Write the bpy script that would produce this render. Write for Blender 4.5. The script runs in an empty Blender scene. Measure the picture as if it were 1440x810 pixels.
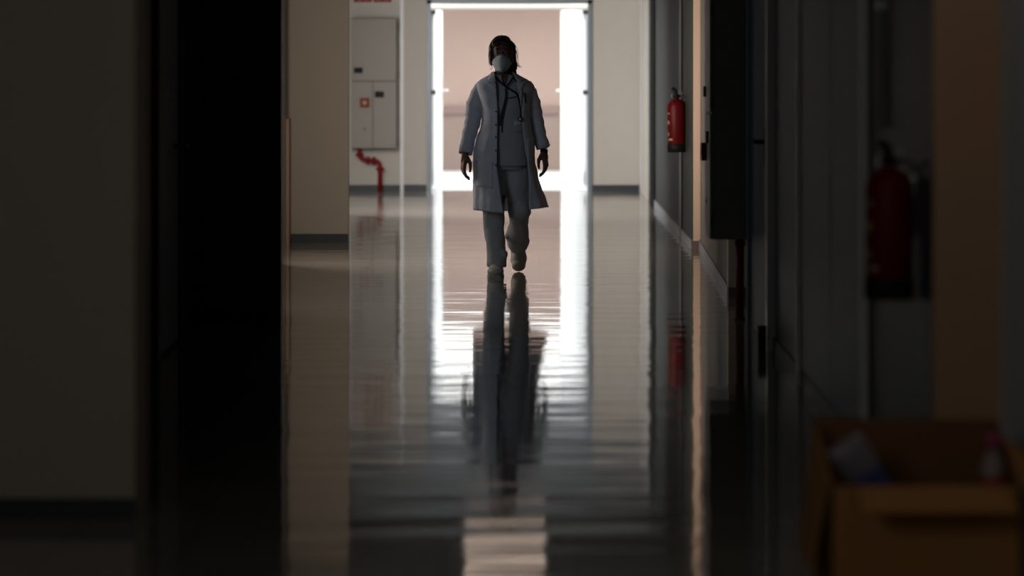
import bpy, bmesh, math, random
from mathutils import Vector, Matrix
random.seed(4)
S = bpy.context.scene
COL = S.collection
PI = math.pi

# ------------------------------------------------------------------ camera
FPX = 4500.0                      # focal length in pixels of a 1440 wide frame
CAMZ = 1.55
cam_d = bpy.data.cameras.new('camera')
cam = bpy.data.objects.new('camera', cam_d); COL.objects.link(cam)
cam.location = (0, 0, CAMZ); cam.rotation_euler = (PI/2, 0, 0)
cam_d.sensor_width = 36; cam_d.lens = FPX/1440*36
cam_d.shift_y = -341/1440.0
cam_d.clip_start = 0.1; cam_d.clip_end = 200
cam_d.dof.use_dof = True; cam_d.dof.focus_distance = 21.6; cam_d.dof.aperture_fstop = 1.7
S.camera = cam
S.view_settings.view_transform = 'Standard'; S.view_settings.look = 'None'
S.view_settings.gamma = 1; S.view_settings.use_curve_mapping = False
S.view_settings.exposure = 0.0

# ------------------------------------------------------------------ world and lights
w = bpy.data.worlds.new('world'); S.world = w; w.use_nodes = True
bg = w.node_tree.nodes['Background']
bg.inputs[0].default_value = (0.6, 0.7, 1.0, 1); bg.inputs[1].default_value = 0.01

def area(name, loc, to, size, power, color):
    d = bpy.data.lights.new(name, 'AREA'); d.shape = 'RECTANGLE'
    d.size, d.size_y = size; d.energy = power; d.color = color
    o = bpy.data.objects.new(name, d); COL.objects.link(o); o.location = loc
    v = Vector(to) - Vector(loc)
    o.rotation_euler = v.to_track_quat('-Z', 'Y' if abs(v.normalized().z) < .9 else 'X').to_euler()
    return o
# daylight in the lobby beyond the open doors (roof light and the two side windows)
area('lobby_skylight', (0, 36.4, 1.985), (0, 36.4, 0), (4.0, 3.8), 135, (0.93, 0.97, 1.0))
area('lobby_window_light_right', (2.9, 35.6, 1.1), (0, 35.4, 1.1), (2.2, 1.7), 140, (0.90, 0.97, 1.0))
area('lobby_window_light_left', (-2.9, 35.6, 1.1), (0, 35.4, 1.1), (2.2, 1.7), 160, (0.90, 0.97, 1.0))
# daylight from the hidden window of the far left bay and the warm side room of the near left bay
fb = area('far_bay_window_light', (-2.12, 29.3, 1.45), (0.6, 31.9, 0.75), (2.6, 1.3), 158, (1.0, 0.98, 0.965)); fb.data.spread = math.radians(120)
nb = area('near_bay_door_light', (-1.68, 22.7, 1.3), (1.4, 24.3, 1.25), (1.0, 2.0), 31, (1.0, 0.88, 0.76))
nc = area('pilaster_fill_beam', (-1.66, 22.3, 1.3), (1.41, 24.38, 1.25), (.6, 2.0), 15, (1.0, 0.88, 0.78)); nc.data.spread = math.radians(50)  # added narrow fill that brightens the first pilaster face, no source of its own
area('near_bay_fill_light', (-1.68, 18.9, 1.5), (1.2, 20.8, 1.2), (1.2, 1.7), 9, (0.84, 0.92, 1.0))  # unseen cool fill added for the person's front and the second pilaster
area('near_hall_light', (-1.5, 4.5, 2.2), (0.9, 10.2, 1.0), (1.4, 1.2), 8.5, (0.97, 0.97, 0.95))

area('box_fill_light', (1.22, 8.75, 2.66), (1.22, 8.75, 0), (.3, .3), 1.3, (1.0, 0.86, 0.70))  # invented overhead light, added to brighten the box flap

# ------------------------------------------------------------------ materials
def mat(name, col, rough=0.6, metal=0.0, noise=0.04, nscale=8.0, spec=0.5, bump=0.0, bscale=60.0, emit=None, estr=0.0):
    m = bpy.data.materials.new(name); m.use_nodes = True
    nt = m.node_tree; b = nt.nodes['Principled BSDF']
    tc = nt.nodes.new('ShaderNodeTexCoord')
    nz = nt.nodes.new('ShaderNodeTexNoise'); nz.inputs['Scale'].default_value = nscale; nz.inputs['Detail'].default_value = 4
    nt.links.new(tc.outputs['Object'], nz.inputs['Vector'])
    rp = nt.nodes.new('ShaderNodeMapRange')
    rp.inputs['To Min'].default_value = 1-noise; rp.inputs['To Max'].default_value = 1+noise
    nt.links.new(nz.outputs['Fac'], rp.inputs['Value'])
    mx = nt.nodes.new('ShaderNodeVectorMath'); mx.operation = 'SCALE'
    mx.inputs[0].default_value = col[:3]
    nt.links.new(rp.outputs[0], mx.inputs['Scale'])
    nt.links.new(mx.outputs[0], b.inputs['Base Color'])
    b.inputs['Roughness'].default_value = rough; b.inputs['Metallic'].default_value = metal
    b.inputs['Specular IOR Level'].default_value = spec
    if bump:
        n2 = nt.nodes.new('ShaderNodeTexNoise'); n2.inputs['Scale'].default_value = bscale
        nt.links.new(tc.outputs['Object'], n2.inputs['Vector'])
        bp = nt.nodes.new('ShaderNodeBump'); bp.inputs['Strength'].default_value = bump; bp.inputs['Distance'].default_value = 0.01
        nt.links.new(n2.outputs['Fac'], bp.inputs['Height']); nt.links.new(bp.outputs[0], b.inputs['Normal'])
    if emit:
        b.inputs['Emission Color'].default_value = (*emit, 1); b.inputs['Emission Strength'].default_value = estr
    return m

M = {}
M['cream'] = mat('cream_wall_paint', (0.56, 0.51, 0.45), 0.7)
M['tan'] = mat('tan_wall_paint', (0.50, 0.43, 0.35), 0.7)
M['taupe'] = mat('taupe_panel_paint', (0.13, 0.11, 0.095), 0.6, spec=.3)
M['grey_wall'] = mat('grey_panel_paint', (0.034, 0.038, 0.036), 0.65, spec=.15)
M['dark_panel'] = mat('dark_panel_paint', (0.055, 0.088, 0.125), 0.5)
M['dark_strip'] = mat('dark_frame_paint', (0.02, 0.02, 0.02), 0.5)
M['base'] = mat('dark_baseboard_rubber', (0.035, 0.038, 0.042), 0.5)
M['base_brown'] = mat('brown_baseboard_wood', (0.16, 0.10, 0.075), 0.5)
M['skirt'] = mat('pale_skirting', (0.17, 0.18, 0.195), 0.5)
M['white_frame'] = mat('white_frame_paint', (0.80, 0.80, 0.80), 0.4)
M['grey_frame'] = mat('grey_metal_frame', (0.22, 0.25, 0.27), 0.4, 0.2)
M['white_leaf'] = mat('white_door_paint', (0.86, 0.89, 0.90), 0.45)
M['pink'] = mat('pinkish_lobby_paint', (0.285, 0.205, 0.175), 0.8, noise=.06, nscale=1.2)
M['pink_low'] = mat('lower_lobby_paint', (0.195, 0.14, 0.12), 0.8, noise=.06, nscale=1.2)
M['rail'] = mat('brown_rail_wood', (0.16, 0.10, 0.09), 0.6)
M['ceiling'] = mat('ceiling_paint', (0.06, 0.070, 0.078), 0.8)  # white-grey ceiling coloured dark, its low light painted in
M['black'] = mat('black_plastic', (0.010, 0.010, 0.010), 0.6, spec=.2)
M['steel'] = mat('brushed_steel', (0.55, 0.56, 0.58), 0.3, 1.0)
M['cab'] = mat('cabinet_cream_enamel', (0.30, 0.27, 0.23), 0.5, spec=.3)
M['seam'] = mat('cabinet_seam_shadow_gap', (0.12, 0.105, 0.085), 0.6)
M['transom'] = mat('blue_grey_transom_panel', (0.36, 0.41, 0.46), 0.35)
M['mid_grey'] = mat('mid_grey_ceiling_strip', (0.26, 0.29, 0.30), 0.7)
M['red'] = mat('red_pipe_enamel', (0.22, 0.006, 0.006), 0.5, spec=.25)
M['ext_red'] = mat('red_extinguisher_enamel', (0.13, 0.004, 0.006), 0.45, spec=.2)
M['sign_red'] = mat('sign_red_film', (0.25, 0.01, 0.01), 0.6, spec=.2)
M['sign_cream'] = mat('sign_cream_film', (0.34, 0.30, 0.17), 0.6)
M['bluedoor'] = mat('blue_grey_door_laminate', (0.12, 0.20, 0.30), 0.5)
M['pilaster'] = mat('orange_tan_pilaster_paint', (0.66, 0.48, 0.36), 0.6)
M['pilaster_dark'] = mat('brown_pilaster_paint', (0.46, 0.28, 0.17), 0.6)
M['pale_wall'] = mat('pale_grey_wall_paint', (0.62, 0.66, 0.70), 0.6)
M['shaded_panel'] = mat('panel_painted_shade', (0.022, 0.024, 0.027), 0.5)  # near-black colour paints in the shade on the left pillar and recess wall
M['wood'] = mat('tan_wood', (0.42, 0.27, 0.17), 0.5, nscale=20)
M['coat'] = mat('white_lab_coat_cotton', (0.70, 0.74, 0.84), 0.85, noise=.05, nscale=30, bump=.7, bscale=11)
M['scrub'] = mat('pale_scrub_cotton', (0.48, 0.51, 0.55), 0.85, noise=.06, nscale=25, bump=.6, bscale=14)
M['trouser'] = mat('grey_blue_trouser_cotton', (0.52, 0.54, 0.58), 0.85, noise=.08, nscale=18, bump=.6, bscale=14)
M['skin'] = mat('skin', (0.20, 0.11, 0.08), 0.55)
M['hair'] = mat('dark_brown_hair', (0.035, 0.020, 0.014), 0.5, noise=.3, nscale=60)
M['mask'] = mat('white_mask_fabric', (0.58, 0.67, 0.73), 0.8)
M['clog'] = mat('pale_clog_rubber', (0.55, 0.56, 0.52), 0.55)
M['sole'] = mat('clog_sole_rubber', (0.5, 0.5, 0.45), 0.7)
M['rubber'] = mat('black_rubber_tube', (0.012, 0.013, 0.018), 0.35)
M['eye'] = mat('eye_white', (0.22, 0.2, 0.2), 0.4)
M['card'] = mat('cardboard', (0.46, 0.21, 0.06), 0.8, noise=.1, nscale=14)
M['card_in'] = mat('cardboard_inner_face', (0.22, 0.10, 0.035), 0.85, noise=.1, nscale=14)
M['pink_cap'] = mat('pink_bottle_cap', (0.42, 0.05, 0.16), 0.4)
M['bottle'] = mat('cloudy_bottle_plastic', (0.34, 0.26, 0.24), 0.35)
M['bottle_red'] = mat('red_bottle_label', (0.38, 0.02, 0.03), 0.45)
M['packet'] = mat('pale_packet_film', (0.26, 0.22, 0.25), 0.4)
M['packet_blue'] = mat('blue_packet_print', (0.07, 0.10, 0.30), 0.4)
M['lamp_panel'] = mat('ceiling_lamp_diffuser', (0.7, 0.65, 0.6), 0.6, emit=(1.0, 0.75, 0.60), estr=2.0)
M['lamp_dim'] = mat('ceiling_lamp_diffuser_dim', (0.7, 0.65, 0.6), 0.6, emit=(0.7, 0.5, 0.45), estr=.15)
M['lobby_floor'] = mat('lobby_floor_tile', (0.80, 0.80, 0.82), 0.6)

def floor_material():
    m = bpy.data.materials.new('polished_floor_tiles'); m.use_nodes = True
    nt = m.node_tree; N = nt.nodes; L = nt.links; b = N['Principled BSDF']
    tc = N.new('ShaderNodeTexCoord')
    mp = N.new('ShaderNodeMapping'); mp.inputs['Location'].default_value = (0.21, 0.1, 0)
    L.new(tc.outputs['Object'], mp.inputs['Vector'])
    br = N.new('ShaderNodeTexBrick'); br.offset = 0; br.squash = 1
    br.inputs['Scale'].default_value = 1; br.inputs['Brick Width'].default_value = 0.4; br.inputs['Row Height'].default_value = 0.4
    br.inputs['Mortar Size'].default_value = 0.003; br.inputs['Mortar Smooth'].default_value = 0.3
    br.inputs['Color1'].default_value = (0.30, 0.27, 0.235, 1); br.inputs['Color2'].default_value = (0.27, 0.24, 0.21, 1)
    br.inputs['Mortar'].default_value = (0.05, 0.045, 0.04, 1)
    L.new(mp.outputs[0], br.inputs['Vector'])
    nz = N.new('ShaderNodeTexNoise'); nz.inputs['Scale'].default_value = 2.2; nz.inputs['Detail'].default_value = 6
    L.new(tc.outputs['Object'], nz.inputs['Vector'])
    mr = N.new('ShaderNodeMapRange'); mr.inputs['To Min'].default_value = .85; mr.inputs['To Max'].default_value = 1.12
    L.new(nz.outputs['Fac'], mr.inputs['Value'])
    sc = N.new('ShaderNodeVectorMath'); sc.operation = 'SCALE'
    L.new(br.outputs['Color'], sc.inputs[0]); L.new(mr.outputs[0], sc.inputs['Scale'])
    L.new(sc.outputs[0], b.inputs['Base Color'])
    # long, very shallow waves across the hall that break the reflections into bands
    m2 = N.new('ShaderNodeMapping'); m2.inputs['Scale'].default_value = (0.55, 4.2, 1)
    L.new(tc.outputs['Object'], m2.inputs['Vector'])
    n2 = N.new('ShaderNodeTexNoise'); n2.inputs['Scale'].default_value = 1.0; n2.inputs['Detail'].default_value = 2.0
    L.new(m2.outputs[0], n2.inputs['Vector'])
    n3 = N.new('ShaderNodeTexNoise'); n3.inputs['Scale'].default_value = 2.5; n3.inputs['Detail'].default_value = 1.0
    L.new(tc.outputs['Object'], n3.inputs['Vector'])
    ad = N.new('ShaderNodeMath'); ad.operation = 'MULTIPLY_ADD'; ad.inputs[1].default_value = 0.6
    L.new(n3.outputs['Fac'], ad.inputs[0]); L.new(n2.outputs['Fac'], ad.inputs[2])
    m4 = N.new('ShaderNodeMapping'); m4.inputs['Scale'].default_value = (0.9, 10.0, 1)
    L.new(tc.outputs['Object'], m4.inputs['Vector'])
    n4 = N.new('ShaderNodeTexNoise'); n4.inputs['Scale'].default_value = 1.0; n4.inputs['Detail'].default_value = 1.0
    L.new(m4.outputs[0], n4.inputs['Vector'])
    ad2 = N.new('ShaderNodeMath'); ad2.operation = 'MULTIPLY_ADD'; ad2.inputs[1].default_value = 0.35
    L.new(n4.outputs['Fac'], ad2.inputs[0]); L.new(ad.outputs[0], ad2.inputs[2]); ad = ad2
    bp = N.new('ShaderNodeBump'); bp.inputs['Strength'].default_value = 1.0; bp.inputs['Distance'].default_value = 0.0028
    L.new(ad.outputs[0], bp.inputs['Height']); L.new(bp.outputs[0], b.inputs['Normal'])
    b.inputs['Roughness'].default_value = 0.055
    b.inputs['IOR'].default_value = 1.48
    return m
M['floor'] = floor_material()

# ------------------------------------------------------------------ helpers
def px(x, y, s):
    """a point seen at pixel (x, y) whose scale is s pixels per metre"""
    return Vector(((x-720)/s, FPX/s, CAMZ-(y-64)/s))

def link(name, me, m, parent=None, smooth=False):
    o = bpy.data.objects.new(name, me); COL.objects.link(o)
    for mm in (m if isinstance(m, (list, tuple)) else [m]): me.materials.append(mm)
    if parent: o.parent = parent
    if smooth:
        for p in me.polygons: p.use_smooth = True
    return o

def build(name, bm, m, parent=None, smooth=False, bevel=0.0):
    if bevel:
        bmesh.ops.bevel(bm, geom=[e for e in bm.edges if e.is_manifold and e.calc_face_angle(0) > .5], offset=bevel, segments=2, affect='EDGES', clamp_overlap=True)
    bmesh.ops.recalc_face_normals(bm, faces=bm.faces)
    me = bpy.data.meshes.new(name); bm.to_mesh(me); bm.free()
    return link(name, me, m, parent, smooth)

def abox(bm, x0, x1, y0, y1, z0, z1, mi=0):
    v = [bm.verts.new(p) for p in [(x0,y0,z0),(x1,y0,z0),(x1,y1,z0),(x0,y1,z0),(x0,y0,z1),(x1,y0,z1),(x1,y1,z1),(x0,y1,z1)]]
    for f in [(0,3,2,1),(4,5,6,7),(0,1,5,4),(1,2,6,5),(2,3,7,6),(3,0,4,7)]:
        fc = bm.faces.new([v[i] for i in f]); fc.material_index = mi

def box(name, x0, x1, y0, y1, z0, z1, m, parent=None, bevel=0.0):
    bm = bmesh.new(); abox(bm, min(x0,x1), max(x0,x1), min(y0,y1), max(y0,y1), min(z0,z1), max(z0,z1))
    return build(name, bm, m, parent, bevel=bevel)

def struct(o, label=None):
    o['kind'] = 'structure'
    if label: o['label'] = label
    return o

def slab(name, p0, p1, th, z0, z1, m, parent=None, side=1, bevel=0):
    """upright board between plan points p0, p1; thickness to its left (side=1) or right"""
    p0 = Vector(p0); p1 = Vector(p1); d = (p1-p0).normalized(); n = Vector((-d.y, d.x))*th*side
    bm = bmesh.new(); q = [p0, p1, p1+n, p0+n]
    v = [bm.verts.new((a.x, a.y, z)) for z in (z0, z1) for a in q]
    for f in [(0,3,2,1),(4,5,6,7),(0,1,5,4),(1,2,6,5),(2,3,7,6),(3,0,4,7)]: bm.faces.new([v[i] for i in f])
    return build(name, bm, m, parent, bevel=bevel)

def empty(name, loc, label, cat, rz=0, group=None):
    o = bpy.data.objects.new(name, None); COL.objects.link(o); o.location = loc; o.rotation_euler = (0,0,rz)
    o['label'] = label; o['category'] = cat
    if group: o['group'] = group
    return o
def tag(o, label, cat, group=None):
    o['label'] = label; o['category'] = cat
    if group: o['group'] = group
    return o

def atube(bm, pts, radii, n=12, cap=True, squash=None):
    """tube along a polyline; radii one per point; squash=(ax, f) flattens"""
    pts = [Vector(p) for p in pts]
    if not isinstance(radii, (list, tuple)): radii = [radii]*len(pts)
    rings = []; up = None
    for i, p in enumerate(pts):
        t = (pts[min(i+1, len(pts)-1)] - pts[max(i-1, 0)]).normalized()
        if up is None:
            up = Vector((0,0,1)) if abs(t.z) < .9 else Vector((0,1,0))
        a = (up - t*up.dot(t)).normalized(); up = a; b = t.cross(a)
        r = radii[i]
        if isinstance(r, tuple): ra, rb = r
        else: ra = rb = r
        rings.append([bm.verts.new(p + a*math.cos(2*PI*k/n)*ra + b*math.sin(2*PI*k/n)*rb) for k in range(n)])
    for i in range(len(rings)-1):
        for k in range(n):
            bm.faces.new([rings[i][k], rings[i][(k+1)%n], rings[i+1][(k+1)%n], rings[i+1][k]])
    if cap:
        bm.faces.new(rings[0][::-1]); bm.faces.new(rings[-1])

def tube(name, pts, radii, m, parent=None, n=12, cap=True):
    bm = bmesh.new(); atube(bm, pts, radii, n, cap); return build(name, bm, m, parent, smooth=True)

def smooth_path(pts, k=6):
    pts = [Vector(p) for p in pts]; out = []
    for i in range(len(pts)-1):
        a = pts[max(i-1,0)]; b = pts[i]; c = pts[i+1]; d = pts[min(i+2,len(pts)-1)]
        for j in range(k):
            t = j/k
            out.append(0.5*((2*b)+(c-a)*t+(2*a-5*b+4*c-d)*t*t+(3*b-a-3*c+d)*t**3))
    out.append(pts[-1]); return out

def lathe(name, prof, m, parent=None, n=32, loc=(0,0,0)):
    bm = bmesh.new(); rings = []
    for r, z in prof:
        rings.append([bm.verts.new((loc[0]+r*math.cos(2*PI*k/n), loc[1]+r*math.sin(2*PI*k/n), loc[2]+z)) for k in range(n)])
    for i in range(len(rings)-1):
        for k in range(n): bm.faces.new([rings[i][k], rings[i][(k+1)%n], rings[i+1][(k+1)%n], rings[i+1][k]])
    bm.faces.new(rings[0][::-1]); bm.faces.new(rings[-1])
    return build(name, bm, m, parent, smooth=True)

# ------------------------------------------------------------------ room shell
CH = 2.70
YE = 34.1                                    # end wall
struct(box('floor', -3.0, 3.2, -2.0, YE+.12, -.10, 0, M['floor']))
struct(box('floor', -3.2, 3.2, YE+.12, 39.635, -.10, 0, M['lobby_floor']))
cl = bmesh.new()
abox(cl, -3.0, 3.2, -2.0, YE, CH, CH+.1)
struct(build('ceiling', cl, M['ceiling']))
struct(box('trim_1', -1.75, 1.36, 31.8, 32.35, CH-.008, CH, M['mid_grey']))
struct(box('trim_2', -1.75, 1.36, 30.2, 30.4, CH-.008, CH, M['mid_grey']))
struct(box('ceiling', -3.2, 3.2, YE+.12, 39.8, 2.0, 2.1, M['cream']))

# lobby beyond the doors
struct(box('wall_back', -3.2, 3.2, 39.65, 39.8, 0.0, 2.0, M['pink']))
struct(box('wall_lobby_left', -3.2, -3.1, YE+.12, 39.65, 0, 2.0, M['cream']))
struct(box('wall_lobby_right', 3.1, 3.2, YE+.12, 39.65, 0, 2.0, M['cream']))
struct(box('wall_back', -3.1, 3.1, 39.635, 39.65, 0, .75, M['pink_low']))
hr = empty('hand_rail', (0, 39.6, .75), 'long dark brown rail fixed along the pinkish lobby wall behind the walking person', 'rail')
bm = bmesh.new(); abox(bm, -3.0, 3.0, -.03, .0, -.045, .045); build('rail_board', bm, M['rail'], hr, bevel=.008)
for xx in (-2.2, 0, 2.2): box('bracket', xx-.02, xx+.02, -.0, .05, -.03, .03, M['steel'], hr)

# end wall with its doorway: opening X -.857 .. +.804, height 2.0
DX0, DX1, DH = -.862, .806, 1.995
e = bmesh.new()
abox(e, -2.3, -1.175, YE, YE+.12, 0, CH); abox(e, -1.155, DX0-.045, YE-.015, YE+.12, 0, CH)
abox(e, DX1+.045, 1.5, YE, YE+.12, 0, CH); abox(e, DX0-.045, DX1+.045, YE, YE+.12, DH+.04, CH)
struct(build('wall_end', e, M['cream']))
struct(box('trim_3', -1.19, -1.155, YE-.03, YE+.02, 0, CH, M['white_frame'], bevel=.004), 'narrow white vertical strip on the end wall right of the cream cabinet')
b = bmesh.new(); abox(b, -2.2, -1.19, YE-.012, YE, 0, .065); abox(b, -1.155, DX0-.05, YE-.027, YE-.015, 0, .068); abox(b, DX1+.05, 1.355, YE-.012, YE, 0, .065)
struct(build('baseboard_end', b, M['base']))

struct(box('trim_9', DX0-.045, DX1+.045, YE-.01, YE, DH+.045, CH, M['transom']))
# door_1 : frame and two open leaves
fr = struct(empty('door_1', (0, YE, 0), 'open white double door with grey metal frame in the end wall', 'door')); del fr['category']
b = bmesh.new()
abox(b, DX0-.045, DX0, -.03, .14, 0, DH+.04); abox(b, DX1, DX1+.045, -.03, .14, 0, DH+.04); abox(b, DX0-.045, DX1+.045, -.03, .14, DH, DH+.04)
build('door_frame', b, M['grey_frame'], fr, bevel=.004)
def leaf(x0, x1, y1, m, side):
    """a leaf hung at x0 (plan y .14) ending at (x1, y1)"""
    lf = slab('door_leaf', (x0, .14), (x1, y1), .045, .01, DH-.06, m, fr, side=side, bevel=.003)
    d = Vector((x1-x0, y1-.14)); L = d.length; d.normalize(); n = Vector((-d.y, d.x))*side
    # raised rails (edges) of the leaf on the side seen
    for t0, t1, z0, z1 in ((.02, .10, .06, DH-.065), (L-.10, L-.02, .06, DH-.065), (.02, L-.02, .06, .20), (.02, L-.02, DH-.16, DH-.065)):
        a = Vector((x0, .14)) + d*t0 - n*.008; c = Vector((x0, .14)) + d*t1 - n*.008
        slab('leaf_rail', a, c, .008, z0, z1, m, lf, side=side)
    return lf, d, n, L
l1, d1, n1, L1 = leaf(DX0+.004, -.768, .98, M['white_leaf'], 1)
l2, d2, n2, L2 = leaf(DX1-.004, .535, .96, M['white_leaf'], -1)
for (x0, d, n, L, lf) in ((DX0+.004, d1, n1, L1, l1), (DX1-.004, d2, n2, L2, l2)):
    h = Vector((x0, .14)) + d*(L-.10)
    p = h - n*.01; q = h - n*.075; r = q - d*.12
    tube('door_handle', [(p.x, p.y, 1.06), (q.x, q.y, 1.06), (r.x, r.y, 1.06)], .011, M['white_leaf'], lf)
    slab('handle_plate', h-d*.03-n*.012, h+d*.02-n*.012, .012, .92, 1.20, M['white_frame'], lf, side=1 if n is n1 else -1, bevel=.002)
for xx in (DX0-.002, DX1+.002):
    sg = 1 if xx < 0 else -1
    for zz in (1.05, 1.905):
        bm = bmesh.new(); abox(bm, min(xx, xx+sg*.052), max(xx, xx+sg*.052), -.012, .015, zz-.024, zz+.024)
        build('black_stop', bm, M['base'], fr, bevel=.004)

# right wall, from the end wall towards the camera
RW = 1.375
def ys(s): return FPX/s
struct(box('wall_right', RW-.01, RW+.3, ys(146.5), YE, 0, CH, M['cream']))
struct(box('trim_4', 1.36, RW, YE-.35, YE-.04, 0, CH, M['white_frame'], bevel=.004))
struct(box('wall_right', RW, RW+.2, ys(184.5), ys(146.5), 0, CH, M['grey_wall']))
struct(box('trim_5', 1.325, RW+.02, ys(146.5), ys(144.6), 0, CH, M['dark_strip'], bevel=.004))
struct(box('trim_6', 1.362, RW+.02, ys(174.5), ys(172.5), 0, CH, M['dark_strip'], bevel=.004))
struct(box('baseboard_right', RW-.012, RW, ys(184.5)+.0, ys(146.6), 0, .07, M['skirt']))
# first pilaster face (seen face on), then the angled leaf, then second face
struct(box('wall_right', RW+.006, 1.60, ys(184.5)-.01, ys(184.5)+.0, 0.0, CH, M['pilaster']))
struct(box('baseboard_right', RW+.006, 1.44, ys(184.5)-.022, ys(184.5)-.01, 0, .062, M['base_brown']))
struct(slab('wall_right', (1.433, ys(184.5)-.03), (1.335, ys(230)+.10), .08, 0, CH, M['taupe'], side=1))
struct(slab('baseboard_right', (1.422, ys(184.5)-.035), (1.324, ys(230)+.11), .011, 0, .07, M['skirt'], side=1))
struct(box('wall_right', 1.328, 1.75, ys(229), ys(229)+.1, 0, CH, M['pilaster']))
struct(box('baseboard_right', 1.328, 1.453, ys(229)-.012, ys(229), 0, .065, M['base_brown']))
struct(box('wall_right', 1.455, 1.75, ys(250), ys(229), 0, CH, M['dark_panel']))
# near part: slightly angled towards the hall
P0 = (1.345, ys(250)); P1 = (1.30, ys(455))
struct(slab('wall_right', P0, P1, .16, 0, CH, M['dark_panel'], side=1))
struct(slab('baseboard_right', (P0[0]-.012, P0[1]), (P1[0]-.012, P1[1]), .012, 0, .07, M['skirt'], side=1))
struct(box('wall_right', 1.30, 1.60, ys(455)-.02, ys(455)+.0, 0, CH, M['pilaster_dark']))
struct(box('wall_right', 1.505, 1.70, -2, ys(455)-.02, 0, CH, M['pale_wall']))
def wx(Y):                                     # plan x of the near right wall face at depth Y
    t = (Y-P0[1])/(P1[1]-P0[1]); return P0[0]+(P1[0]-P0[0])*t

# door_2: dark door with lever beside the right hose cabinet
d2r = struct(empty('door_2', (0, 0, 0), 'dark door with a lever handle and pale frame post on the right wall', 'door')); del d2r['category']
box('frame_post', 1.295, 1.35, ys(277), ys(275), .0, CH-.3, M['white_frame'], d2r, bevel=.004)
box('frame_post', 1.31, 1.35, ys(252.5), ys(251.5), 0, CH-.3, M['grey_frame'], d2r, bevel=.004)
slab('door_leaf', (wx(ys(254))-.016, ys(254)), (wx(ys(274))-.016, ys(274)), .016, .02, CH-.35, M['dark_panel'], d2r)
YH = ys(271)
tube('door_handle', [(wx(YH)-.016, YH, 1.05), (wx(YH)-.07, YH, 1.05), (wx(YH)-.073, YH+.13, 1.05)], .012, M['black'], d2r)
bm = bmesh.new(); abox(bm, wx(YH)-.028, wx(YH)-.016, YH-.02, YH+.02, .92, 1.12); build('handle_plate', bm, M['black'], d2r, bevel=.004)
bm = bmesh.new(); abox(bm, 1.245, 1.288, ys(277)-.06, ys(277)-.0, 0.0, .13); dh = build('door_holder', bm, M['black'], None, bevel=.008)
tag(dh, 'small black floor door holder beside the pale frame post on the right', 'door holder')
# door_3: blue grey double door further towards the camera
d3 = struct(empty('door_3', (0, 0, 0), 'blue grey door with thin pale frame posts near the closer extinguisher', 'door')); del d3['category']
for s_ in (308, 381):
    Y = ys(s_); box('frame_post', wx(Y)-.026, wx(Y)+.01, Y-.02, Y+.02, 0, CH-.3, M['white_frame'], d3, bevel=.004)  # white colour paints in the thin bright highlights along the posts
slab('door_leaf', (wx(ys(310))-.012, ys(310)), (wx(ys(343))-.012, ys(343)), .012, .08, CH-.35, M['bluedoor'], d3)
slab('door_leaf', (wx(ys(344))-.012, ys(344)), (wx(ys(379))-.012, ys(379)), .012, .08, CH-.35, M['bluedoor'], d3)

# conduit above the nearer extinguisher
Yc = ys(401)
cd = empty('conduit', (wx(Yc)-.012, Yc, 0), 'thin grey conduit with a small clip running down the right wall above the nearer extinguisher', 'conduit')
tube('pipe', [(0,0,1.26), (0,0,CH)], .009, M['grey_frame'], cd)
box('clip', -.016, .012, -.014, .014, 1.68, 1.70, M['steel'], cd)

# left side
NL = ys(430)
struct(box('wall_left', -3.0, -1.233, NL, NL+.35, 0, CH, M['tan']))
struct(box('baseboard_left', -2.3, -1.233, NL-.012, NL, 0, .07, M['base']))
struct(box('wall_left', -2.35, -2.2, -2, NL, 0, CH, M['tan']))
struct(box('wall_left', -1.95, -1.763, NL+.35, ys(253.5), 0, CH, M['shaded_panel']))
struct(box('wall_left', -2.0, -1.28, ys(253.5), ys(253.5)+.12, 0, CH, M['shaded_panel']))
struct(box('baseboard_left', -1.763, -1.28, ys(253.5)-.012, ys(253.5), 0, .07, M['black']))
d4 = struct(empty('door_4', (0, 0, 0), 'almost black blue door in the dark recess at the left', 'door')); del d4['category']
box('door_leaf', -1.763, -1.745, ys(284), ys(269), .02, 2.1, M['bluedoor'], d4)
box('frame_post', -1.763, -1.735, ys(286.5), ys(285), 0, 2.2, M['dark_strip'], d4); box('frame_post', -1.763, -1.735, ys(268), ys(266.6), 0, 2.2, M['dark_strip'], d4)
tube('door_handle', [(-1.745, ys(272), 1.03), (-1.69, ys(272), 1.03), (-1.69, ys(272)+.12, 1.03)], .011, M['steel'], d4)
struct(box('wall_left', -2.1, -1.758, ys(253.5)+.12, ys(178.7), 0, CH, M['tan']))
# low wooden cupboard side and dark frame seen as slivers at the left edge of the bay
struct(box('trim_7', -1.758, -1.742, 24.72, 24.80, 1.01, CH, M['dark_strip']))
struct(box('trim_8', -1.758, -1.735, 24.9, 25.1, 0.0, .98, M['wood'], bevel=.004))
struct(box('wall_left', -2.3, -1.287, ys(178.7), ys(178.7)+.12, 0, CH, M['tan']))
struct(box('baseboard_left', -1.751, -1.287, ys(178.7)-.012, ys(178.7), 0, .068, M['base']))
struct(box('wall_left', -2.4, -2.2, ys(178.7)+.12, YE, 0, CH, M['cream']))
struct(box('wall_front', -3.0, 3.2, -2.1, -2.0, 0, CH, M['tan']))
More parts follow.
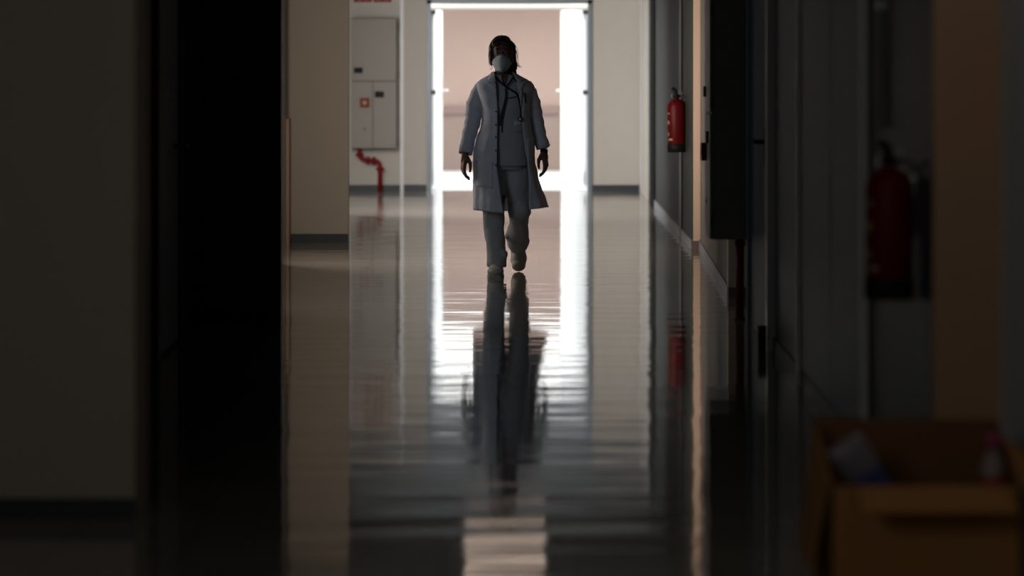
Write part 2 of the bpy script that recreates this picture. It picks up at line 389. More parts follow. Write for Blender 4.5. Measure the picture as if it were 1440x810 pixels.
# ceiling lamp panel over the hall, whose image shows at the bottom of the floor
lp = empty('ceiling_light', (-.064, ys(166)-.85, CH), 'long warm ceiling lamp panel mirrored in the glossy floor near the photo bottom', 'ceiling lamp')
b = bmesh.new()
for a in ((-.345,.345,-.74,-.70),(-.345,.345,1.14,1.18),(-.345,-.32,-.70,1.14),(.32,.345,-.70,1.14),(-.32,.32,.36,.46)): abox(b, a[0], a[1], a[2], a[3], -.03, 0)
build('frame', b, M['white_frame'], lp, bevel=.003)
b = bmesh.new(); abox(b, -.32, .32, -.70, .36, -.018, 0); build('diffuser', b, M['lamp_panel'], lp)
b = bmesh.new(); abox(b, -.32, .32, .46, 1.14, -.018, 0); build('diffuser', b, M['lamp_dim'], lp)

# ------------------------------------------------------------------ hose cabinets
def cabinet(name, loc, rz, label):
    """front faces local -y; back at y=0; z from .462 to 1.84"""
    r = empty(name, loc, label, 'hose cabinet', rz)
    W, D, z0, zm, z1 = .478, .23, .462, 1.172, 1.835
    box('body', -W/2, W/2, -D+.02, 0, z0, z1, M['cab'], r, bevel=.008)
    box('seam_panel', -W/2+.006, W/2-.006, -D+.012, -D+.021, z0+.008, z1-.01, M['seam'], r)  # plate added behind the doors, its darker colour paints shade into their gaps
    up = box('door', -W/2+.004, W/2-.004, -D, -D+.018, zm+.007, z1-.006, M['cab'], r, bevel=.007)
    box('handle', -W/2+.028, -W/2+.122, -D-.012, -D, zm+.085, zm+.145, M['black'], up, bevel=.004)
    lo = box('door', -W/2+.004, -.016, -D, -D+.018, z0+.004, zm-.007, M['cab'], r, bevel=.007)
    bz = .945
    bm = bmesh.new()
    for a in ((-.145,-.045,bz+.022,bz+.05),(-.145,-.045,bz-.05,bz-.022),(-.145,-.117,bz-.022,bz+.022),(-.073,-.045,bz-.022,bz+.022)):
        abox(bm, a[0], a[1], -D-.03, -D, a[2], a[3])
    build('alarm_frame', bm, M['red'], lo)
    box('alarm_button', -.117, -.073, -D-.018, -D, bz-.022, bz+.022, M['sign_cream'], lo)
    tube('lock', [(-.095, -D-.006, .665), (-.095, -D+.002, .665)], .014, M['steel'], lo)
    rt = box('door', -.006, W/2-.004, -D, -D+.018, z0+.004, zm-.007, M['cab'], r, bevel=.007)
    box('handle', .012, .108, -D-.012, -D, 1.00, 1.065, M['black'], rt, bevel=.004)
    for zz in (zm+.06, z1-.09, z0+.1):
        box('hinge', W/2-.002, W/2+.006, -D+.0, -D+.016, zz-.03, zz+.03, M['seam'], r)
    return r
def red_pipe(name, loc, rz, label, straight=False):
    r = empty(name, loc, label, 'pipe', rz)
    y = -.115
    if straight:
        y = -.052
        tube('pipe', [(0, y, .458), (0, y, 0)], .023, M['red'], r, 16)
        tube('flange', [(0, y, .448), (0, y, .42)], .030, M['red'], r, 16); tube('flange', [(0, y, .0), (0, y, .018)], .030, M['red'], r, 16)
        return r
    pts = smooth_path([(-.155, y, .458), (-.155, y, .40), (-.14, y, .36), (-.09, y, .335), (-.03, y, .33), (.03, y, .32), (.058, y, .28), (.06, y, .22)], 5) + [Vector((.06, y, 0.0))]
    tube('pipe', pts, .024, M['red'], r, 16)
    for a, b_ in (((-.155,y,.405),(-.155,y,.375)), ((-.08,y,.334),(-.05,y,.331)), ((-.02,y,.329),(.01,y,.325)), ((.06,y,.255),(.06,y,.225))):
        tube('flange', [a, b_], .041, M['red'], r, 16)
    tube('valve_knob', [(.06, y-.02, .24), (.10, y-.06, .24)], [.008, .014], M['red'], r, 10)
    return r
CX = (525.5-720)/132.9
cabinet('hose_cabinet', (CX, YE, 0), 0, 'cream wall hose cabinet with black handles and red alarm button on the end wall')
red_pipe('red_water_pipe', (CX, YE, 0), 0, 'bent red water pipe with flanges running from the end wall cabinet to the floor')
YR = ys(251)+.24
cabinet('hose_cabinet', (wx(16.9)+.0, YR+.0, 0), -PI/2, 'dark backlit hose cabinet seen from its side on the right wall')
red_pipe('red_water_pipe', (wx(16.9)+.0, YR-.1, 0), -PI/2, 'dark red water pipe standing below the cabinet on the right wall', True)

# signs above the end wall cabinet
def sign(loc, w_, h_, n, label):
    r = empty('fire_sign', loc, label, 'sign')
    for k in range(n):
        c = (k-(n-1)/2)*(w_/n); ww = w_/n-.02
        box('sign_plate', c-ww/2, c+ww/2, -.006, 0, -h_/2, h_/2, M['sign_red'], r)
        bm = bmesh.new(); abox(bm, c-ww*.36, c-ww*.05, -.009, -.006, -h_*.38, h_*.38); abox(bm, c+ww*.08, c+ww*.34, -.009, -.006, -h_*.38, -h_*.05)
        atube(bm, [(c+ww*.2, -.009, h_*.18), (c+ww*.2, -.006, h_*.18)], h_*.16, 14)
        build('pictogram', bm, M['sign_cream'], r)
    return r
sign(((524-720)/132, YE, 1.55+61/132+.095), .42, .19, 2, 'red and cream double fire equipment sign just above the end wall cabinet')
sign(((526-720)/132, YE, 2.36), .20, .15, 1, 'small red sign above the double sign on the end wall, mirrored in the floor')

# ------------------------------------------------------------------ fire extinguishers
def extinguisher(loc, label):
    r = empty('fire_extinguisher', loc, label, 'fire extinguisher')
    R = .078
    lathe('cylinder', [(R-.006,.0),(R,.006),(R,.36),(R-.006,.385),(R-.025,.405),(R-.048,.415),(.022,.42),(.02,.43)], M['ext_red'], r)
    lathe('base_cup', [(R-.004,-.002),(R+.004,.002),(R+.004,.06),(R,.066)], M['black'], r)
    bm = bmesh.new(); atube(bm, [(0,0,.42),(0,0,.455)], [.018,.016], 14); atube(bm, [(-.03,0,.443),(.03,0,.443)], .011, 10)
    build('valve', bm, M['black'], r, smooth=True)
    bm = bmesh.new(); atube(bm, smooth_path([(.0,0,.45),(-.004,0,.47),(-.012,-.0,.49),(-.035,0,.507)],4), [(.011,.016)]*13, 10)
    build('lever', bm, M['black'], r, smooth=True)
    ring = [(.028+.013*math.cos(a), 0, .467+.013*math.sin(a)) for a in [i*2*PI/14 for i in range(15)]]
    tube('safety_pin', ring, .0022, M['steel'], r, 6)
    tube('gauge', [(-.034,0,.445),(-.04,0,.445)], .015, M['steel'], r, 14)
    tube('hose', smooth_path([(.03,0,.443),(.06,-.01,.44),(.084,-.01,.40),(.088,-.01,.33),(.087,-.01,.2)],5), .008, M['rubber'], r, 8)
    bm = bmesh.new(); abox(bm, .0, .15, -.012, .012, .36, .375); abox(bm, .075, .082, -.02, .02, .33, .40); build('wall_bracket', bm, M['steel'], r)
    # label patches printed on the shell: plain pale bars
    for a0, a1, z0, z1 in ((3.35,3.85,.30,.315),(3.4,3.8,.22,.25),(3.4,3.75,.13,.155),(3.6,4.15,.092,.108)):
        bm = bmesh.new(); n = 6; vs = []
        for k in range(n+1):
            a = a0+(a1-a0)*k/n
            vs.append((bm.verts.new(((R+.0008)*math.cos(a), (R+.0008)*math.sin(a), z0)), bm.verts.new(((R+.0008)*math.cos(a), (R+.0008)*math.sin(a), z1))))
        for k in range(n): bm.faces.new([vs[k][0], vs[k+1][0], vs[k+1][1], vs[k][1]])
        build('label', bm, M['sign_cream'], r)
    return r
s1 = 177; x1 = extinguisher(((953-720)/s1, ys(s1), .705), 'red fire extinguisher hung further away on the right grey wall, beside the dark strip')
s2 = 436; x2 = extinguisher(((1253-720)/s2-.005, ys(s2), .735), 'dark blurred red fire extinguisher hung nearer the camera on the right wall')
x1.rotation_euler = (0, -.02, 0)

# ------------------------------------------------------------------ cardboard box with things
YF, YB = 8.75, 9.22
X0, X1 = .872, 1.395
ZB, ZF = .475, .345
bx = empty('cardboard_box', (0, 0, 0), 'open brown cardboard box with folded flaps on the floor by the right wall', 'box')
box('base', X0, X1, YF, YB, 0, .012, M['card'], bx)
box('back_panel', X0, X1, YB-.006, YB, .012, ZB, M['card_in'], bx)
box('front_panel', X0, X1, YF, YF+.006, .012, ZF, M['card'], bx)
def qprism(name, pts, thick, m, par):
    bm = bmesh.new(); p = [Vector(a) for a in pts]; n = (p[1]-p[0]).cross(p[2]-p[0]).normalized()*thick
    a = [bm.verts.new(q) for q in p]; b_ = [bm.verts.new(q+n) for q in p]
    bm.faces.new(a); bm.faces.new(b_[::-1])
    for i in range(len(p)): bm.faces.new([a[i], a[(i+1)%len(p)], b_[(i+1)%len(p)], b_[i]])
    return build(name, bm, m, par)
for X in (X0, X1-.006):
    qprism('side_panel', [(X, YF, .012), (X, YB, .012), (X, YB, ZB), (X, YF, ZF)], .006, M['card_in'], bx)
qprism('front_flap', [(X0+.075, YF, ZF), (X1-.04, YF, ZF), (X1-.035, YF-.165, ZF-.045), (X0+.07, YF-.165, ZF-.045)], .005, M['card'], bx)
qprism('left_flap', [(X0, YF+.02, ZF+.01), (X0, YB-.02, ZB-.01), (X0-.045, YB-.04, .12), (X0-.05, YF+.04, .10)], .005, M['card'], bx)
qprism('right_flap', [(X1, YF+.02, ZF+.01), (X1, YB-.1, ZB-.04), (X1+.10, YB-.1, ZB-.1), (X1+.10, YF+.02, ZF-.06)], .005, M['card'], bx)
# packet and bottle in the box
pk = bmesh.new()
n = 8; grid = []
for i in range(n+1):
    row = []
    for j in range(n+1):
        u = i/n-.5; v = j/n-.5
        t = .022*max(0, (1-abs(2*u)**3))*max(0, (1-abs(2*v)**3))+.002
        row.append((bm_v := pk.verts.new((u*.115, -t, v*.22)), pk.verts.new((u*.115, t, v*.22))))
    grid.append(row)
for i in range(n):
    for j in range(n):
        for k in (0, 1):
            f = pk.faces.new([grid[i][j][k], grid[i+1][j][k], grid[i+1][j+1][k], grid[i][j+1][k]]); f.material_index = 1 if j < 4 else 0
for i in range(n):
    pk.faces.new([grid[i][0][0], grid[i+1][0][0], grid[i+1][0][1], grid[i][0][1]]); pk.faces.new([grid[i][n][0], grid[i+1][n][0], grid[i+1][n][1], grid[i][n][1]])
    pk.faces.new([grid[0][i][0], grid[0][i+1][0], grid[0][i+1][1], grid[0][i][1]]); pk.faces.new([grid[n][i][0], grid[n][i+1][0], grid[n][i+1][1], grid[n][i][1]])
po = build('packet', pk, [M['packet'], M['packet_blue']], None, smooth=True)
po.location = (.985, 9.0, .345); po.rotation_euler = (.15, -.55, 0)
tag(po, 'pale and blue soft packet leaning inside the open cardboard box', 'packet')
bt = empty('bottle', (1.345, 8.95, .22), 'cloudy plastic bottle with red label and pink cap in the cardboard box', 'bottle')
lathe('bottle_body', [(.03,0),(.036,.006),(.037,.13),(.034,.155),(.022,.18),(.015,.195),(.015,.205)], M['bottle'], bt)
lathe('bottle_label', [(.0375,.03),(.038,.032),(.038,.125),(.0375,.127)], M['bottle_red'], bt)
lathe('cap', [(.018,.205),(.021,.208),(.022,.235),(.017,.243)], M['pink_cap'], bt)
box('back_support', 1.30, 1.385, 8.9, 9.0, .012, .218, M['card_in'], bx)

# ------------------------------------------------------------------ the person
PS = 209.0
def Q(x, y, d=.2): return Vector(((x-713)/PS, d, (388-y)/PS))
person = empty('person', ((713-720)/PS, ys(PS)-.02, 0), 'person in open white lab coat, pale scrubs, clogs and white mask walking towards the camera', 'person')

def vox(name, shapes, voxel, m, parent, smooth=3, wr=0.0, wscale=14):
    bm = bmesh.new()
    for sh in shapes:
        if sh[0] == 'cap':
            pts = sh[1]; rr = sh[2]
            for i in range(len(pts)-1):
                a, b_ = Vector(pts[i]), Vector(pts[i+1])
                atube(bm, [a, a.lerp(b_, .5), b_], [rr[i], (rr[i]+rr[i+1])/2, rr[i+1]], 20)
            for p, r in zip(pts, rr):
                bmesh.ops.create_icosphere(bm, subdivisions=3, radius=r, matrix=Matrix.Translation(Vector(p)))
        elif sh[0] == 'tube':
            atube(bm, sh[1], sh[2], 28)
        else:
            mt = Matrix.Translation(Vector(sh[1])) @ (Matrix.Rotation(sh[3][1], 4, sh[3][0]) if len(sh) > 3 else Matrix()) @ Matrix.Diagonal((*sh[2], 1))
            bmesh.ops.create_icosphere(bm, subdivisions=4, radius=1, matrix=mt)
    bmesh.ops.recalc_face_normals(bm, faces=bm.faces)
    me = bpy.data.meshes.new('tmp'); bm.to_mesh(me); bm.free()
    o = bpy.data.objects.new('tmp', me); COL.objects.link(o)
    r = o.modifiers.new('r', 'REMESH'); r.mode = 'VOXEL'; r.voxel_size = voxel
    s = o.modifiers.new('s', 'SMOOTH'); s.iterations = smooth; s.factor = .6
    if wr:
        tx = bpy.data.textures.new('folds', 'CLOUDS'); tx.noise_scale = 1.0/wscale; tx.noise_depth = 1
        dm = o.modifiers.new('d', 'DISPLACE'); dm.texture = tx; dm.strength = wr; dm.mid_level = .5
    dg = bpy.context.evaluated_depsgraph_get(); dg.update()
    me2 = bpy.data.meshes.new_from_object(o.evaluated_get(dg)); me2.name = name
    bpy.data.objects.remove(o); bpy.data.meshes.remove(me)
    me2.materials.clear()
    return link(name, me2, m, parent, smooth=True)

B = .20                                          # depth of the body's axis
HC = Q(705.5, 77, B-.02)
body = []
# head, jaw, nose, ears, brow
body += [('ell', HC+Vector((0,.01,.012)), (.070,.090,.100)), ('ell', HC+Vector((0,-.015,-.045)), (.054,.066,.072)),
         ('ell', HC+Vector((0,-.045,-.093)), (.026,.028,.020)),
         ('cap', [HC+Vector((0,-.080,.012)), HC+Vector((0,-.104,-.028))], [.007,.013]),
         ('ell', HC+Vector((.0,-.093,-.034)), (.018,.012,.008)),
         ('ell', HC+Vector((0,-.066,.035)), (.050,.020,.012)),
         ('ell', HC+Vector((0,-.076,-.062)), (.024,.010,.006)), ('ell', HC+Vector((0,-.073,-.073)), (.020,.010,.006)),
         ('ell', HC+Vector((.072,.012,-.012)), (.008,.016,.030)), ('ell', HC+Vector((-.072,.012,-.012)), (.008,.016,.030))]
# neck, torso, pelvis
body += [('cap', [Q(706,94,B+.01), Q(708,112,B+.02)], [.050,.058]),
         ('tube', [Q(709,104,B+.01), Q(709,113,B+.01), Q(710,122,B), Q(710,140,B), Q(711,165,B), Q(711,185,B), Q(712,205,B), Q(712,220,B)],
          [(.07,.06),(.10,.115),(.105,.145),(.115,.145),(.10,.125),(.10,.125),(.115,.145),(.10,.14)])]
# arms with wrists
ARM = {}
SL, EL, WL = Q(678,124,B), Q(663,168,B+.03), Q(653.5,218,B-.04)
SR, ER, WR = Q(738,123,B), Q(754,166,B+.04), Q(765.5,214,B+.02)
for s_, e_, w_ in ((SL, EL, WL), (SR, ER, WR)):
    body.append(('cap', [s_, s_.lerp(e_, .5), e_, e_.lerp(w_, .45), w_], [.036,.040,.034,.033,.021]))
# hands
def hand(w_, sg):
    """sg=+1: palm faces +x (image-left hand); fingers hang, curl inwards"""
    out = []
    kn = w_ + Vector((-.012*sg, -.01, -.085))
    out.append(('cap', [w_, w_.lerp(kn, .5)+Vector((0,0,0))], [.022,.024]))
    for i, (dy, ln, r) in enumerate(((-.034,.074,.0092),(-.012,.082,.0095),(.011,.076,.0090),(.031,.060,.0080))):
        k = kn + Vector((-dy*.22*sg, dy*.95, .006*(-abs(i-1))))
        out.append(('cap', [w_+Vector((-dy*.2*sg,dy*.4,-.01)), k], [.015,.0135]))
        cx = .012+.006*i
        a = k+Vector((.002*sg+cx*.15*sg, -.004, -ln*.47)); c = a+Vector((.009*sg+cx*.3*sg, -.002, -ln*.33)); t = c+Vector((.013*sg+cx*.3*sg, 0, -ln*.22))
        out.append(('cap', [k, a, c, t], [r+.003, r+.0015, r, r*.9]))
    t0 = w_+Vector((.014*sg, -.022, -.022)); t1 = t0+Vector((.022*sg,-.022,-.036)); t2 = t1+Vector((.002*sg,-.008,-.032)); t3 = t2+Vector((-.003*sg,-.002,-.024))
    out.append(('cap', [t0, t1, t2, t3], [.016,.0135,.0105,.0085]))
    return out
body += hand(WL, 1) + hand(WR, -1)
# legs
HL, KL, AL = Q(698,215,B), Q(697,300,B-.06), Q(698,370,.06)
HR, KR, AR = Q(727,215,B), Q(729,300,B+.02), Q(729,352,.47)
body += [('cap', [HL, HL.lerp(KL,.5), KL, KL.lerp(AL,.35), AL], [.085,.072,.055,.052,.036]),
         ('cap', [HR, HR.lerp(KR,.5), KR, KR.lerp(AR,.35), AR], [.085,.072,.055,.052,.036]),
         ('cap', [AL+Vector((0,.01,-.04)), Q(698,385,-.07)], [.034,.018]),
         ('cap', [AR+Vector((0,-.01,-.02)), Vector((Q(729,0).x, .44, .045))], [.034,.025])]
bodyo = vox('body', body, .0042, M['skin'], person, 3)

# eyes
for sx in (-1, 1):
    bm = bmesh.new(); bmesh.ops.create_uvsphere(bm, u_segments=16, v_segments=10, radius=.0125, matrix=Matrix.Translation(HC+Vector((sx*.031, -.071, .012))))
    ey = build('eye', bm, M['eye'], person, smooth=True)
    bm = bmesh.new(); bmesh.ops.create_uvsphere(bm, u_segments=14, v_segments=8, radius=.006, matrix=Matrix.Translation(HC+Vector((sx*.031, -.0795, .012))))
    build('iris', bm, M['hair'], ey, smooth=True)
    tube('eyebrow', [HC+Vector((sx*.015,-.090,.034)), HC+Vector((sx*.032,-.088,.039)), HC+Vector((sx*.050,-.077,.033))], [.003,.004,.002], M['hair'], person, 8)

# hair
hs = [('ell', HC+Vector((.0,.036,.030)), (.088,.098,.102)), ('ell', HC+Vector((0,-.010,.082)), (.064,.060,.038)),
      ('ell', HC+Vector((-.070,.0,.0)), (.020,.040,.075)), ('ell', HC+Vector((.076,.0,-.004)), (.024,.042,.082)),
      ('ell', HC+Vector((.040,-.052,.074)), (.028,.022,.022)), ('ell', HC+Vector((-.040,-.052,.074)), (.028,.022,.022)),
      ('ell', HC+Vector((.0,.10,-.02)), (.06,.045,.07)),
      ('cap', [HC+Vector((.06,.07,-.04)), Q(722,94,B+.05), Q(721,101,B+.0), Q(723,108,B-.06), Q(726,114,B-.10)], [.032,.028,.024,.020,.010])]
hairo = vox('hair', hs, .005, M['hair'], person, 3, .012, 30)
def strand(pts, r): tube('hair_strand', smooth_path(pts, 5), [r*(1-.6*i/(5*(len(pts)-1))) for i in range(5*(len(pts)-1)+1)], M['hair'], person, 6)
strand([Q(722,66,B), Q(726,72,B-.01), Q(728,82,B-.02), Q(729,90,B-.02), Q(734,95,B-.02)], .0035)
strand([Q(722,68,B), Q(725,78,B-.01), Q(726,86,B-.02), Q(729,93,B-.02), Q(732,95,B-.02)], .005)
strand([Q(721,72,B), Q(724,80,B), Q(724,88,B), Q(727,93,B), Q(730,93,B)], .006)
strand([Q(722,60,B), Q(727,68,B), Q(729,76,B), Q(728,84,B)], .002)
strand([Q(687,74,B), Q(687,84,B-.03), Q(688,92,B-.03), Q(691,98,B-.03)], .002)
strand([Q(690,80,B), Q(690,90,B), Q(692,96,B), Q(688,99,B)], .0025)
for xx in (691.2, 718.5):
    bm = bmesh.new(); bmesh.ops.create_uvsphere(bm, u_segments=10, v_segments=8, radius=.005, matrix=Matrix.Translation(Q(xx, 89, B-.02))); build('earring', bm, M['steel'], person, smooth=True)

# mask: duckbill shaped shell with centre fold and ear loops
bm = bmesh.new(); rows = []
prof = [(76.0, .020, .052), (79, .046, .064), (84, .061, .068), (90, .063, .068), (95, .054, .062), (99, .038, .050), (102.3, .014, .030)]
for (yy, hw, dep) in prof:
    z = (388-yy)/PS; row = []
    for k in range(15):
        u = k/7-1
        cx = HC.x + hw*u
        front = HC.y - .050 - dep*(1-abs(u)**1.7)
        row.append(bm.verts.new((cx, front + .012*(abs(u)), z)))
    rows.append(row)
for i in range(len(rows)-1):
    for k in range(14): bm.faces.new([rows[i][k], rows[i][k+1], rows[i+1][k+1], rows[i+1][k]])
mk = build('face_mask', bm, M['mask'], person, smooth=True); sd = mk.modifiers.new('t', 'SOLIDIFY'); sd.thickness = .003
for sx in (-1, 1):
    for zz in (.0, -.05): tube('ear_loop', smooth_path([HC+Vector((sx*.060,-.045,zz-.02)), HC+Vector((sx*.074,-.015,zz*.6-.008)), HC+Vector((sx*.078,.02,-.012))],4), .0018, M['mask'], mk, 6)

# clothing surfaces given as levels: pixel row, left, right, inner-left, inner-right, half depth
COAT = [(101,694,721,695.5,720,.070),(104,691,726,694,724,.090),(108,684,733,694.5,727,.115),(113,675,743,695.5,729,.135),(118,669.5,748,697,731,.148),(126,669.5,749.5,698,732,.155),(140,674,746,699,733,.160),
        (158,677,745,699.5,733,.155),(172,677,745.5,700,733.5,.152),(184,675,748,700,734.5,.158),(197,669,750.5,699.5,736,.168),(214,665.5,751,699,738,.180),
        (232,664.5,752.5,698.5,741,.190),(255,665,757,701.5,742.5,.205),(278,665,764.5,704.5,743,.222),(299,665,771,708,743.5,.24)]
SCRUB = [(104,697,724,0,0,.075),(112,682,738,0,0,.105),(120,677,743,0,0,.122),(140,679,741,0,0,.132),(165,681,741,0,0,.128),(185,680,743,0,0,.132),(205,676,746,0,0,.146),(235,675,748,0,0,.156)]
def interp(T, y):
    if y <= T[0][0]: return T[0][1:]
    for a, b_ in zip(T, T[1:]):
        if y <= b_[0]:
            t = (y-a[0])/(b_[0]-a[0]); return tuple(a[i]+(b_[i]-a[i])*t for i in range(1, 6))
    return T[-1][1:]
NE = 2.3
def front(T, x, y):
    """depth of the cloth's front at pixel (x, y)"""
    xl, xr, _, _, ry = interp(T, y); cx = (xl+xr)/2; rx = (xr-xl)/2; u = min(.999, abs((x-cx)/rx))
    return B - ry*(1-u**NE)**(1/NE)
def coat_point(y, t, seed=1.0):
    xl, xr, il, ir, ry = interp(COAT, y); cx = (xl+xr)/2; rx = (xr-xl)/2
    a0 = math.acos(max(-1, min(1, (il-cx)/rx))); a1 = math.acos(max(-1, min(1, (ir-cx)/rx)))
    th = -a0 - t*(2*PI - a0 + a1)              # from the left edge round the back to the right edge
    c, s_ = math.cos(th), math.sin(th)
    k = (abs(c)**NE+abs(s_)**NE)**(-1/NE)
    f = max(0, (y-150)/150)
    wave = 1 + .030*f*math.sin(9*th+1.3) + .016*f*math.sin(19*th+y*.03) + .012*math.sin(y*.16+3*th) + .010*math.sin(y*.31-7*th+2)
    wx_ = 1 + (wave-1)*.5
    return Vector((((cx + rx*c*k*wx_)-713)/PS, B + ry*s_*k*wave, (388-y - 3.0*max(0,(y-285)/14)*max(0,c)*1.0*(-1 if False else -1)*0)/PS))
bm = bmesh.new(); rows = []
NZ, NT = 70, 90
for i in range(NZ+1):
    y = 101 + (299-101)*i/NZ; row = []
    for k in range(NT+1):
        p = coat_point(y, k/NT)
        hemshift = (i/NZ)**6 * (.018*(p.x > .05) + .012*math.sin(9*k/NT))      # right side of the hem a little higher
        row.append(bm.verts.new(p + Vector((0, 0, hemshift))))
    rows.append(row)
for i in range(NZ):
    for k in range(NT): bm.faces.new([rows[i][k], rows[i+1][k], rows[i+1][k+1], rows[i][k+1]])
coat = build('lab_coat', bm, M['coat'], person, smooth=True)
sd = coat.modifiers.new('t', 'SOLIDIFY'); sd.thickness = .004; sd.offset = 0

def sleeve(pts, radii, cuffp, cr, nm):
    bm = bmesh.new(); path = smooth_path(pts, 6); m_ = len(path)
    rr = []
    for i in range(m_):
        f = i/6; a = int(min(f, len(radii)-2)); t = f-a; r = radii[a]*(1-t)+radii[a+1]*t
        rr.append(r*(1+.05*math.sin(i*1.7)+.03*math.sin(i*3.1+1)))
    atube(bm, path, rr, 26, cap=False)
    s_ = build(nm, bm, M['coat'], coat, smooth=True); q = s_.modifiers.new('t', 'SOLIDIFY'); q.thickness = .004
    bm = bmesh.new(); atube(bm, cuffp, cr, 26, cap=False)
    c = build('cuff', bm, M['coat'], s_, smooth=True); q = c.modifiers.new('t', 'SOLIDIFY'); q.thickness = .006
sleeve([Q(682,120,B+.0), Q(676,126,B), Q(667.5,148,B+.02), Q(664.5,170,B+.03), Q(659,192,B), Q(655,212,B-.035)], [.036,.052,.060,.055,.050,.043],
       [Q(657.5,201,B-.015), Q(656,207,B-.025), Q(654,217,B-.04)], [.047,.050,.048], 'sleeve')
sleeve([Q(735,118.5,B+.0), Q(741.5,125,B), Q(749,146,B+.02), Q(754,168,B+.04), Q(759,190,B+.03), Q(763.5,208,B+.02)], [.036,.052,.055,.050,.046,.041],
       [Q(761,197,B+.03), Q(762.5,203,B+.022), Q(764.5,210,B+.02)], [.044,.050,.046], 'sleeve')
# cuff corner folded out on the right wrist
qprism('cuff_tip', [Q(768,196,B+.0), Q(774.5,205,B-.0), Q(768,212,B+.0), Q(763,206,B-.03)], .005, M['coat'], coat)

def patch(name, T, c, off, m, parent, n=8, th=.004):
    """cloth patch with corners c (pixel pairs, tl tr br bl) lying on surface T"""
    bm = bmesh.new(); g = []
    for i in range(n+1):
        for j in range(n+1):
            u, v = j/n, i/n
            x = (c[0][0]*(1-u)+c[1][0]*u)*(1-v)+(c[3][0]*(1-u)+c[2][0]*u)*v
            y = (c[0][1]*(1-u)+c[1][1]*u)*(1-v)+(c[3][1]*(1-u)+c[2][1]*u)*v
            g.append(bm.verts.new(Q(x, y, front(T, x, y)-off)))
    for i in range(n):
        for j in range(n): bm.faces.new([g[i*(n+1)+j], g[i*(n+1)+j+1], g[(i+1)*(n+1)+j+1], g[(i+1)*(n+1)+j]])
    o = build(name, bm, m, parent, smooth=True); q = o.modifiers.new('t', 'SOLIDIFY'); q.thickness = th; q.offset = 0
    return o
patch('lapel', COAT, [(688,105),(694,103),(699.5,150),(697,130)], .014, M['coat'], coat)
patch('lapel', COAT, [(682,114),(697,117),(698,131),(690,119)], .014, M['coat'], coat)
patch('lapel', COAT, [(726,105),(731,107),(734,130),(733,152)], .014, M['coat'], coat)
patch('lapel', COAT, [(727,116),(740,114),(735,121),(729,132)], .014, M['coat'], coat)
patch('collar', COAT, [(690.5,102),(694.5,101),(697,115),(686,113)], .012, M['coat'], coat)
patch('collar', COAT, [(720,101),(726,104),(736,113),(727,114)], .012, M['coat'], coat)
patch('pocket', COAT, [(670,226),(693,229),(693,265),(669,262)], .007, M['coat'], coat)
patch('pocket', COAT, [(741.5,196),(749.5,195),(750,228),(743,229)], .008, M['coat'], coat)
patch('chest_pocket', COAT, [(735,137),(743,136),(743,156),(735.5,157)], .012, M['coat'], coat)
patch('button_band', COAT, [(696,152),(699.5,152),(698.5,232),(695.5,232)], .009, M['coat'], coat, 10)
for yy in (157, 175.5, 193, 211.5, 232):
    p = Q(697.3, yy, front(COAT, 697.3, yy)-.012); tube('button', [p, p+Vector((0,-.006,0))], .0055, M['base'], coat, 12)
tube('pen', [Q(738.5,131,front(COAT,738.5,135)-.016), Q(739.5,145,front(COAT,739,145)-.016)], .0045, M['black'], coat, 8)
qprism('pocket_edge', [Q(749,196,B-.02), Q(752.5,195,B+.03), Q(752.5,227,B+.03), Q(750,228,B-.02)], .006, M['coat'], coat)

# scrub top with V neck
bm = bmesh.new(); rows = []; N1, N2 = 40, 64
for i in range(N1+1):
    row = []
    for k in range(N2):
        th = 2*PI*k/N2; c, s_ = math.cos(th), math.sin(th)
        x0 = 110 if s_ > 0 else 107
        top = 105 + (18*max(0, 1-abs(c)/.26) if s_ < 0 else 0)
        y = top + (234-top)*i/N1
        xl, xr, _, _, ry = interp(SCRUB, y); k_ = (abs(c)**NE+abs(s_)**NE)**(-1/NE)
        cx = (xl+xr)/2; rx = (xr-xl)/2; wv = 1+.010*math.sin(7*th+y*.07)+.008*math.sin(y*.21+5*th)
        row.append(bm.verts.new(((cx+rx*c*k_-713)/PS, B+ry*s_*k_*wv, (388-y)/PS)))
    rows.append(row)
for i in range(N1):
    for k in range(N2): bm.faces.new([rows[i][k], rows[i][(k+1)%N2], rows[i+1][(k+1)%N2], rows[i+1][k]])
scrub = build('scrub_top', bm, M['scrub'], person, smooth=True); q = scrub.modifiers.new('t', 'SOLIDIFY'); q.thickness = .004
patch('scrub_pocket', SCRUB, [(722,167),(742,167),(741,186),(723,186)], .007, M['scrub'], scrub)
patch('pocket_hem', SCRUB, [(723,171),(742,167.5),(742,172),(724,177)], .012, M['coat'], scrub)
tube('tie_end', [Q(734.5,233,B-.155), Q(735,238,B-.155)], .003, M['black'], scrub, 6); tube('tie_end', [Q(738,233,B-.155), Q(738.5,237,B-.155)], .003, M['black'], scrub, 6)

# trousers
zf = .075
tr = [('tube', [Q(711,208,B), Q(711,222,B), Q(711,240,B)], [(.13,.155),(.14,.165),(.13,.155)]),
      ('tube', [Q(695,222,B), Q(694,262,B-.03), Q(693,300,B-.06), Q(695,325,B-.08), Q(697,348,B-.12), Q(698.5,362,.06), Q(699,377,.05)], [.098,.092,.074,.069,.066,.068,.066]),
      ('tube', [Q(727,222,B), Q(728.5,262,B), Q(730,298,B+.02), Q(729,318,.30), Q(727.5,335,.38), Q(728.5,350,.46), Q(729,358,.48)], [.098,.094,.074,.064,.076,.074,.056])]
for bl in ((730.5,298,.19,.078),(715.5,336,.36,.028),(738,344,.40,.033),(708,358,.03,.034),(690,372,.04,.030)):
    tr.append(('ell', Q(bl[0],bl[1],bl[2]), (bl[3],)*3))
trous = vox('trousers', tr, .007, M['trouser'], person, 4, .022, 9)

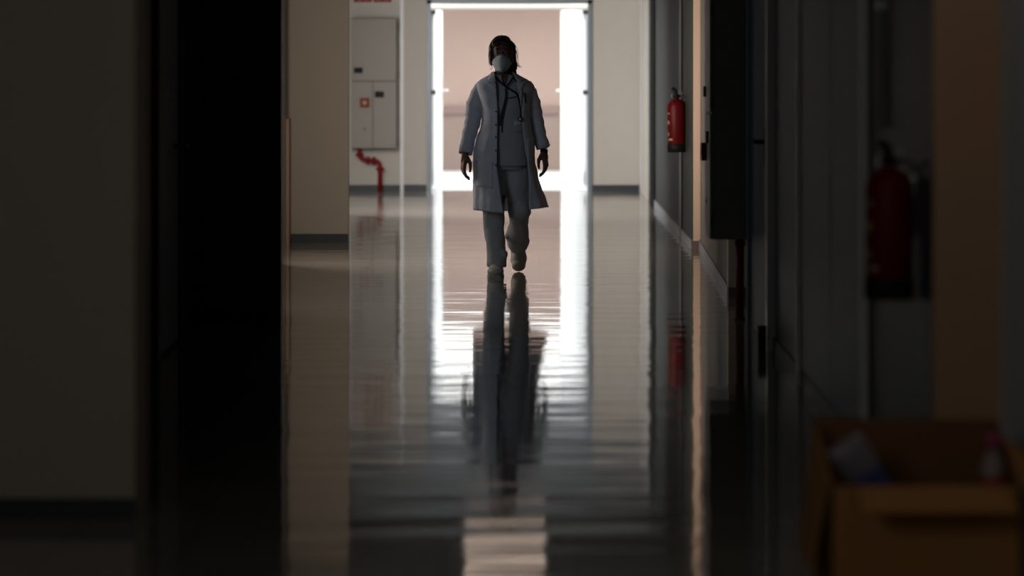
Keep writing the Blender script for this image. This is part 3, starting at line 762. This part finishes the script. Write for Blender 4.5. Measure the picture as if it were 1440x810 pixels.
# clogs
def clog(pts, rad, solepts, nm, mshoe):
    c = vox(nm, [('cap', pts, rad)] , .005, mshoe, person, 4)
    return c
cl1 = vox('clog', [('ell', Vector((Q(697.5,0).x,.03,.045)), (.050,.075,.045)), ('ell', Vector((Q(697,0).x,-.06,.034)), (.056,.085,.034)), ('ell', Vector((Q(698,0).x,.08,.04)), (.044,.05,.038))], .005, M['clog'], person, 3)
b = bmesh.new(); 
outl = [(-.036,.125),(-.046,.06),(-.044,-.02),(-.058,-.08),(-.045,-.14),(-.010,-.158),(.030,-.150),(.055,-.10),(.050,-.02),(.046,.06),(.038,.125)]
vb = [b.verts.new((Q(697.5,0).x+x, y, 0)) for x, y in outl]; vt = [b.verts.new((Q(697.5,0).x+x, y, .018)) for x, y in outl]
b.faces.new(vb); b.faces.new(vt[::-1])
for i in range(len(outl)): b.faces.new([vb[i], vb[(i+1)%len(outl)], vt[(i+1)%len(outl)], vt[i]])
build('sole', b, M['sole'], cl1)
# trailing clog: heel lifted, toe on the floor
tx_ = Q(729.5,0).x; ax = Vector((1,0,0)); TY = .42
cl2 = vox('clog', [('ell', Vector((tx_,TY+.03,.085)), (.052,.042,.088), (ax, -.35)), ('ell', Vector((tx_-.001,TY+.065,.150)), (.045,.040,.070), (ax, -.35)), ('ell', Vector((tx_,TY+.002,.042)), (.048,.034,.040))], .005, M['clog'], person, 3)
b = bmesh.new()
R_ = Matrix.Rotation(-1.15, 4, 'X')
pts2 = [(x, y) for x, y in outl]
base = Vector((tx_, TY+.035, .02))
vb = []; vt = []
for x, y in pts2:
    p = R_ @ Vector((-x, -(-(y+.158)), 0)); p = Vector((-x, math.cos(1.15)*(y+.158), math.sin(1.15)*(y+.158)))
    nrm = Vector((0, math.sin(1.15), -math.cos(1.15)))*.012
    vb.append(b.verts.new(base+p)); vt.append(b.verts.new(base+p+nrm))
b.faces.new(vb); b.faces.new(vt[::-1])
for i in range(len(outl)): b.faces.new([vb[i], vb[(i+1)%len(outl)], vt[(i+1)%len(outl)], vt[i]])
build('sole', b, M['sole'], cl2)
# watch on the image-right wrist
tube('wrist_watch', [WR+Vector((0,0,.012)), WR+Vector((0,0,-.010))], .0265, M['black'], person, 18)

# stethoscope hung round the neck (a thing of its own)
st = empty('stethoscope', person.location, 'dark stethoscope hanging from the neck over the pale scrub top', 'stethoscope')
def F(x, y, o=.012): return Q(x, y, min(front(SCRUB, x, y), B-.03)-o)
tube('tubing', smooth_path([Q(717,99,B+.04), Q(695,103,B-.02), F(697,108,.02), F(703,116,.016), F(711,122,.016), F(719,127), F(727,133), F(731,145), F(732.5,158), F(732,168,.02)], 6), .0058, M['rubber'], st, 8)
tube('tubing', smooth_path([Q(724,103,B+.0), F(721,110,.02), F(716,117,.024), F(711.5,123,.022), F(711,136), F(708,150), F(704,164), F(702.5,177)], 6), .0052, M['rubber'], st, 8)
tube('ear_tube', smooth_path([F(711,124,.022), F(712,138,.016), F(709,155), F(706,172), F(705.5,187)], 5), .0035, M['rubber'], st, 8)
tube('ear_tube', smooth_path([F(712,139,.016), F(718,138), F(726,136,.016)], 4), .003, M['rubber'], st, 8)
tube('chest_piece', [F(732,168,.016), F(732,168,.030)], .019, M['steel'], st, 18)
